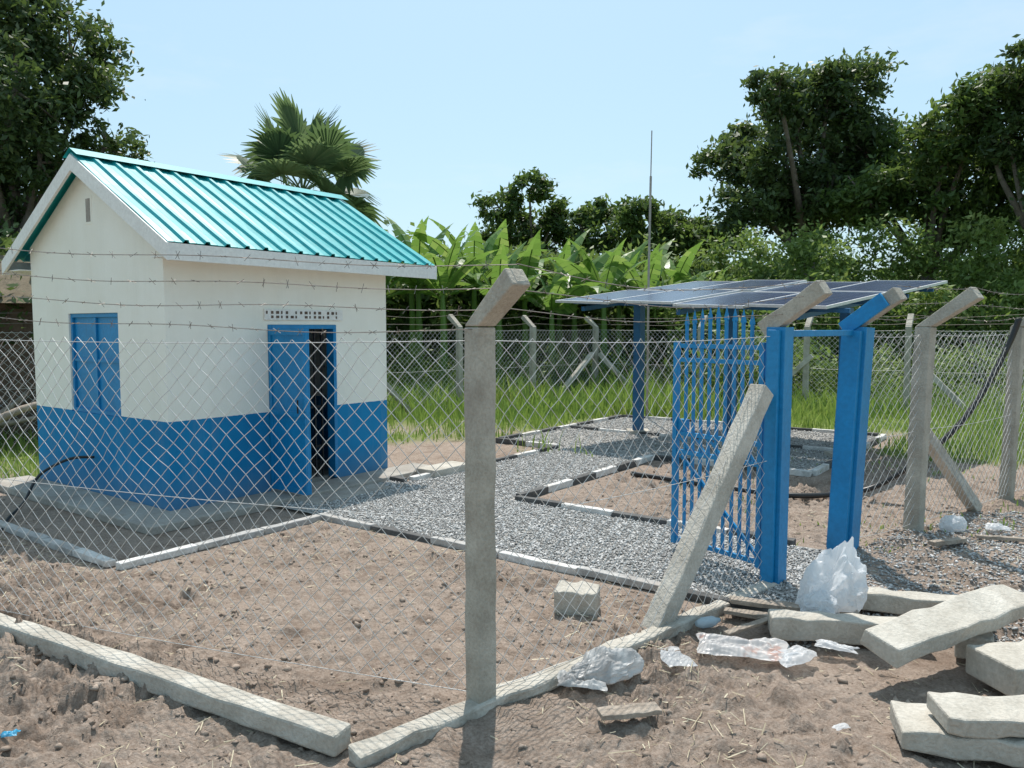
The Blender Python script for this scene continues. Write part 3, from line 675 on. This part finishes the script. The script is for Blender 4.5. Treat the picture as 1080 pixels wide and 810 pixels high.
def tree(name,base,clumps,mat,dens=900,size=.15,seed=0,tr=.3,**kw):
    r=np.random.default_rng(seed)
    V,Fc,VR=leafcloud(clumps,dens,size,r,**kw)
    o=npmesh('crown',V,Fc,mat,var=VR)
    E=empty(name); o.parent=E
    mb=MB(); b=Vector(base); cz=np.mean([c[2] for c in clumps]); cx=np.mean([c[0] for c in clumps])
    fork=Vector((b.x*.6+cx*.4,b.y,b.z+(cz-b.z)*.5))
    mid=b.lerp(fork,.5)+Vector((r.normal()*.1,0,0))
    mb.tube([b-Vector((0,0,.1)),b+Vector((0,0,.3)),mid,fork],[tr*1.4,tr*1.05,tr*.9,tr*.75],'bark',9)
    for c in clumps:
        q=Vector(c[:3]); m=fork.lerp(q,.5)+Vector((r.normal()*.2,r.normal()*.2,-.15*c[3]))
        mb.tube([fork,m,q,q+Vector((r.normal()*.3*c[3],0,c[3]*.7))],[tr*.5,tr*.3,tr*.16,tr*.05],'bark',6)
        for _ in range(4):
            d=Vector(r.normal(size=3)).normalized()*c[3]*.9; mb.tube([q,q+d*.5+Vector((0,0,.05)),q+d],[tr*.13,tr*.08,tr*.03],'bark',4)
    t=mb.obj('trunk',smooth=True); t.parent=E
def jy(cl,y,sp,seed):
    r=np.random.default_rng(seed); return [(x,y+r.normal()*sp,z,R) for x,z,R in cl]
K=dict(nsub=16,sig=.24)
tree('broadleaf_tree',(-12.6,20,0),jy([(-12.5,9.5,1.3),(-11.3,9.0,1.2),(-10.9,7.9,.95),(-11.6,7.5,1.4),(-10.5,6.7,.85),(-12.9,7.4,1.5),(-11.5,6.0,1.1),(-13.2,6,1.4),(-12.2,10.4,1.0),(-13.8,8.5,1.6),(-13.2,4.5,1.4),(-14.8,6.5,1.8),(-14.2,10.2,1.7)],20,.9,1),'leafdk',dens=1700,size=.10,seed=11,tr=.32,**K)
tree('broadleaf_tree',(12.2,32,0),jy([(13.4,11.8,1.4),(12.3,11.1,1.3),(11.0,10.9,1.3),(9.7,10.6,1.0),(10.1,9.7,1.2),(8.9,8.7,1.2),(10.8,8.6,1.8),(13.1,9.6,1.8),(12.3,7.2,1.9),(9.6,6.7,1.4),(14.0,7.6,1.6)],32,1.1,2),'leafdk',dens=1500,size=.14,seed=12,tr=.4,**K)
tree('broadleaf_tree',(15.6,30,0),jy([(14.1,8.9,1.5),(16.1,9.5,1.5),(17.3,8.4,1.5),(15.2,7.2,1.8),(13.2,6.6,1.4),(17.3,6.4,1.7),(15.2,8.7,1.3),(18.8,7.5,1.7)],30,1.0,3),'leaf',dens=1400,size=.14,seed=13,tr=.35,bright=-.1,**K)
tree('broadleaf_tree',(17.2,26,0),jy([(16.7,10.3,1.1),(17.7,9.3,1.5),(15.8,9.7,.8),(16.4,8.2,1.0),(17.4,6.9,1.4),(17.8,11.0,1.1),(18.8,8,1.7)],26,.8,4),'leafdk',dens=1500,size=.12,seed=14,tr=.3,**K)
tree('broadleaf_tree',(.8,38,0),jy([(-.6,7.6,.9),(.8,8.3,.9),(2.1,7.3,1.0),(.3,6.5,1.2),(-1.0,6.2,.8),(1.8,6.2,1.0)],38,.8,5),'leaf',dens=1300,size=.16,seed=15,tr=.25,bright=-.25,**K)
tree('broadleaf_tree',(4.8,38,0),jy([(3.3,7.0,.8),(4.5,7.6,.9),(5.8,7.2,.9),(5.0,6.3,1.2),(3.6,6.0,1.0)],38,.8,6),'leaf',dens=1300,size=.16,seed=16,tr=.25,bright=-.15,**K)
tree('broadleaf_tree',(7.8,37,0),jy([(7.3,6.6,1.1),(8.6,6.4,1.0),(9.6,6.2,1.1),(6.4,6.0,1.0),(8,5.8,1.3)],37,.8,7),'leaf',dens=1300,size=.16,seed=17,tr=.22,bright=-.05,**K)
def mass(name,spots,mat,dens,size,seed,**k):
    r=np.random.default_rng(seed); V,Fc,VR=leafcloud(spots,dens,size,r,**k); npmesh(name,V,Fc,mat,var=VR)
r=np.random.default_rng(99)
sp=[(x+r.normal()*.5,45+r.normal()*1.5,z,1.9+.6*r.random()) for x in np.arange(-40,56,2.5) for z in (1.2,3.4+1.0*r.random())]
mass('distant_treeline',sp,'leaf',380,.32,51,nsub=8,bright=.05)
sp=[(x+r.normal()*.4,24.5+r.normal()*1.0,z,1.0+.5*r.random()) for x in np.arange(6.5,22,1.15) for z in (.7,2.0+r.random()*.6)]
sp+=[(x+r.normal()*.4,27.5+r.normal()*.8,3.3+r.random()*1.4,1.1+.4*r.random()) for x in np.arange(8,22,1.4)]
mass('shrub_thicket',sp,'leaflt',800,.11,52,nsub=10,bright=.0)
sp=[(x+r.normal()*.4,29+r.normal()*1.0,z,1.1+.5*r.random()) for x in np.arange(-5.5,9,1.3) for z in (.9,2.4+r.random()*.6,3.7)]
mass('shrub_thicket',sp,'leaf',650,.16,53,nsub=10,bright=.15)
sp=[(x+r.normal()*.4,21+r.normal()*.6,.4+.3*r.random(),.5+.4*r.random()) for x in np.arange(-3,16,.9)]
sp=[(x,y+(2.5 if x<6 else 0),z,R) for x,y,z,R in sp]
mass('low_bushes',sp,'leaflt',1100,.07,54,nsub=10,bright=.1)
sp=[(-9.6+r.normal()*.8,16+r.normal(),.8+2.2*r.random(),.9+.4*r.random()) for _ in range(10)]+[(-12+r.normal()*1.2,18,1+2.5*r.random(),1.2) for _ in range(9)]
mass('dark_bushes',sp,'leafdk',800,.11,55)
def banana(x,y,h,seed,sc=1):
    r=np.random.default_rng(seed); V=[];Fq=[];va_=[]
    mb=MB(); mb.tube([(x,y,0),(x+.03,y,h*.35),(x,y,h*.62)],[.15*sc,.11*sc,.07*sc],'banana',8)
    st=Vector((x,y,h*.6))
    nl=9
    for i in range(nl):
        az=i*2.4+r.random()*.6; el=math.radians(82-i*6+r.normal()*6); L=h*.52*(.8+.35*r.random()); W=.34*sc*(.8+.4*r.random())
        n=12; pts=[];p=st.copy(); e_=el
        for k in range(n+1):
            pts.append(p.copy()); d=Vector((math.cos(az)*math.cos(e_),math.sin(az)*math.cos(e_),math.sin(e_))); p=p+d*L/n; e_-=math.radians((2.5+8*(k/n)**1.5)*(.7+.8*r.random()*(i/nl+.4)))
        side=Vector((-math.sin(az),math.cos(az),0)); tw=r.normal()*.5; side=(side+Vector((math.cos(az),math.sin(az),0))*tw+Vector((0,0,r.normal()*.3))).normalized()
        for sgn in (-1,1):
            for k in range(1,n):
                t0=k/n; t1=(k+1)/n; f=lambda t: W*max(0,math.sin(math.pi*min(1,max(0,(t-.08)/.92))**.75))
                dr=Vector((0,0,-.25)); g_=.012+(r.random()<.25)*.05
                a=pts[k];b_=pts[k+1]; w0=f(t0);w1=f(t1)
                j=.85+.2*r.random(); 
                c=b_.lerp(a,g_)+(side*sgn+dr*(1+.4*r.random()))*w1*j; d_=a.lerp(b_,g_*.5)+(side*sgn+dr)*w0*j
                o=len(V); V+=[tuple(a),tuple(b_),tuple(c),tuple(d_)]; Fq.append((o,o+1,o+2,o+3)); va_.append(np.clip(.5+.2*r.normal(),0,1))
        mb.tube(pts[:9],[.02*sc]*9,'banana',4)
    nf=len(mb.f); mb.add(V,Fq,'banana'); ob=mb.obj('banana_plant')
    a=ob.data.attributes.new('var','FLOAT','FACE'); a.data.foreach_set('value',np.concatenate([np.full(nf,.6),np.array(va_)]).astype(np.float32))
bp=[(-3.9,23,4.6),(-2.9,24.5,5.2),(-2.0,22.8,4.7),(-1.2,25,5.4),(-.4,23.5,4.3),(.4,25,4.6),(1.2,24,4.0),(2.0,25.5,4.4),(2.8,24.2,4.6),(3.5,26,4.7),(4.2,25,4.4),(5.2,26,4.5),(6.2,26,4.0),(-3.3,26,5.3),(-4.6,25,5),(1.6,27,4.9),(-.6,27,5.3),(4.6,27.5,4.9),(-5.8,24,4.2)]
for i,(x,y,h) in enumerate(bp): banana(x,y,h,200+i,.95)
def palm(x,y,h,seed,q_=1.15):
    r=np.random.default_rng(seed); E=empty('fan_palm'); mb=MB(); mb.tube([(x,y,0),(x+.1,y,h*.5),(x,y,h)],[.24,.19,.17],'bark',10)
    t=mb.obj('trunk',smooth=True); t.parent=E
    V=[];Fq=[];vr=[]; mb=MB()
    for i in range(24):
        az=i*2.39996; el=math.radians(80-i*4.8+r.normal()*6); L=(.95+.25*r.random())*q_
        d=Vector((math.cos(az)*math.cos(el),math.sin(az)*math.cos(el),math.sin(el)))
        o=Vector((x,y,h)); tip=o+d*L+Vector((0,0,-.12*(i/30)))
        mb.tube([o,o+d*L*.5+Vector((0,0,.03)),tip],[.025,.018,.012],'palm',5)
        side=d.cross(Vector((0,0,1))).normalized(); side=(side+Vector((0,0,r.normal()*.45))).normalized(); up=side.cross(d); R=(.78+.2*r.random())*q_; v0=np.clip(.5+.25*r.normal(),0,1)
        for k in range(26):
            th=math.radians(-118+236*k/25+r.normal()*1.2)
            dd=d*math.cos(th)+side*math.sin(th)
            pp=dd.cross(up).normalized()*.042
            m=tip+dd*R*.6+up*.05*math.cos(th); e=tip+dd*R*(.95+.1*r.random())-Vector((0,0,.06+.14*r.random())); 
            b=len(V); V+=[tuple(tip-pp*.3),tuple(tip+pp*.3),tuple(m+pp*1.5+up*.015),tuple(m-pp*1.5-up*.0),tuple(e+pp*.15),tuple(e-pp*.15)]
            Fq+=[(b,b+1,b+2,b+3),(b+3,b+2,b+4,b+5)]; q=float(np.clip(v0+.15*r.normal(),0,1)); vr+=[q,q]
    nf=len(mb.f); mb.add(V,Fq,'palm'); ob=mb.obj('fronds'); ob.parent=E
    a=ob.data.attributes.new('var','FLOAT','FACE'); a.data.foreach_set('value',np.concatenate([np.full(nf,.8),np.array(vr)]).astype(np.float32))
palm(-5.25,20,5.35,5)
SM=Matrix.Translation((-9.7,14.2,0))@Matrix.Rotation(math.radians(20),4,'Z'); SE=empty('wooden_shed',SM)
mb=MB()
for i in range(16): mb.box((-1.6+i*.2,-1,0),(-1.405+i*.2,-.96,2.5+.03*(i%3)),'shed'); mb.box((1.6,-1+i*.125,0),(1.64,-.88+i*.125,2.5),'shed')
mb.box((-1.6,1,0),(1.6,1.04,2.5),'shed'); o=mb.obj('boards'); o.parent=SE
mb=MB(); mb.add([(-2,-1.5,2.4),(2,-1.5,2.4),(2,0,3.3),(-2,0,3.3),(-2,1.5,2.4),(2,1.5,2.4)],[(0,1,2,3),(3,2,5,4),(0,3,4),(1,5,2)],'thatch'); o=mb.obj('thatch_roof'); o.parent=SE
for i in range(7):
    a=Vector((-7.6-.6*rng.random()-i*.12,11.2+i*.25,.15+.12*(i%3))); d=Vector((rng.normal()*.7-.9,rng.normal()*.5+.4,.25+.3*rng.random()))
    mb=MB(); mb.tube(spline([a,a+d*.5+Vector((0,0,.1)),a+d,a+d*1.5+Vector((.1,0,-.05))],4),[.07-.003*j for j in range(13)],'wood',7); mb.obj('dead_branch',smooth=True)
# ---------------------------------------------------------------- world / light / camera
w=bpy.data.worlds.new('World'); scene.world=w; w.use_nodes=True; nt=w.node_tree; bg=nt.nodes['Background']
sky=N(nt,'ShaderNodeTexSky',sky_type='NISHITA'); sky.sun_disc=False; sky.sun_elevation=math.radians(64); sky.sun_rotation=0; sky.altitude=0; sky.air_density=1.0; sky.dust_density=1.8; sky.ozone_density=1.0
tc=N(nt,'ShaderNodeTexCoord'); mp=N(nt,'ShaderNodeMapping'); mp.inputs['Scale'].default_value=(1,1,3.5); nt.links.new(tc.outputs['Generated'],mp.inputs[0])
nn=N(nt,'ShaderNodeTexNoise'); nn.inputs['Scale'].default_value=2.6; nn.inputs['Detail'].default_value=7; nn.inputs['Roughness'].default_value=.6; nt.links.new(mp.outputs[0],nn.inputs['Vector'])
haze=mixc(nt,.5,sky.outputs[0],(4.0,6.3,7.4))
cf=ramp(nt,nn.outputs['Fac'],[(.56,(0,0,0)),(.85,(.4,.4,.4))])
c=mixc(nt,cf,haze,(6.3,6.6,6.8)); nt.links.new(c,bg.inputs[0]); bg.inputs[1].default_value=.15
sun=bpy.data.lights.new('sun','SUN'); sun.energy=5.0; sun.angle=math.radians(.53); sun.color=(1,.95,.88)
so=bpy.data.objects.new('sun',sun); col.objects.link(so); so.rotation_euler=(math.radians(-26),0,0); so.location=(0,10,20)
cam=bpy.data.cameras.new('camera'); co=bpy.data.objects.new('camera',cam); col.objects.link(co); scene.camera=co
co.location=(0,0,2.0); co.rotation_euler=(math.radians(85.87),0,0); cam.lens=27.67; cam.sensor_width=36; cam.clip_end=2000; cam.clip_start=.05
scene.view_settings.view_transform='Standard'; scene.view_settings.look='None'; scene.view_settings.exposure=0
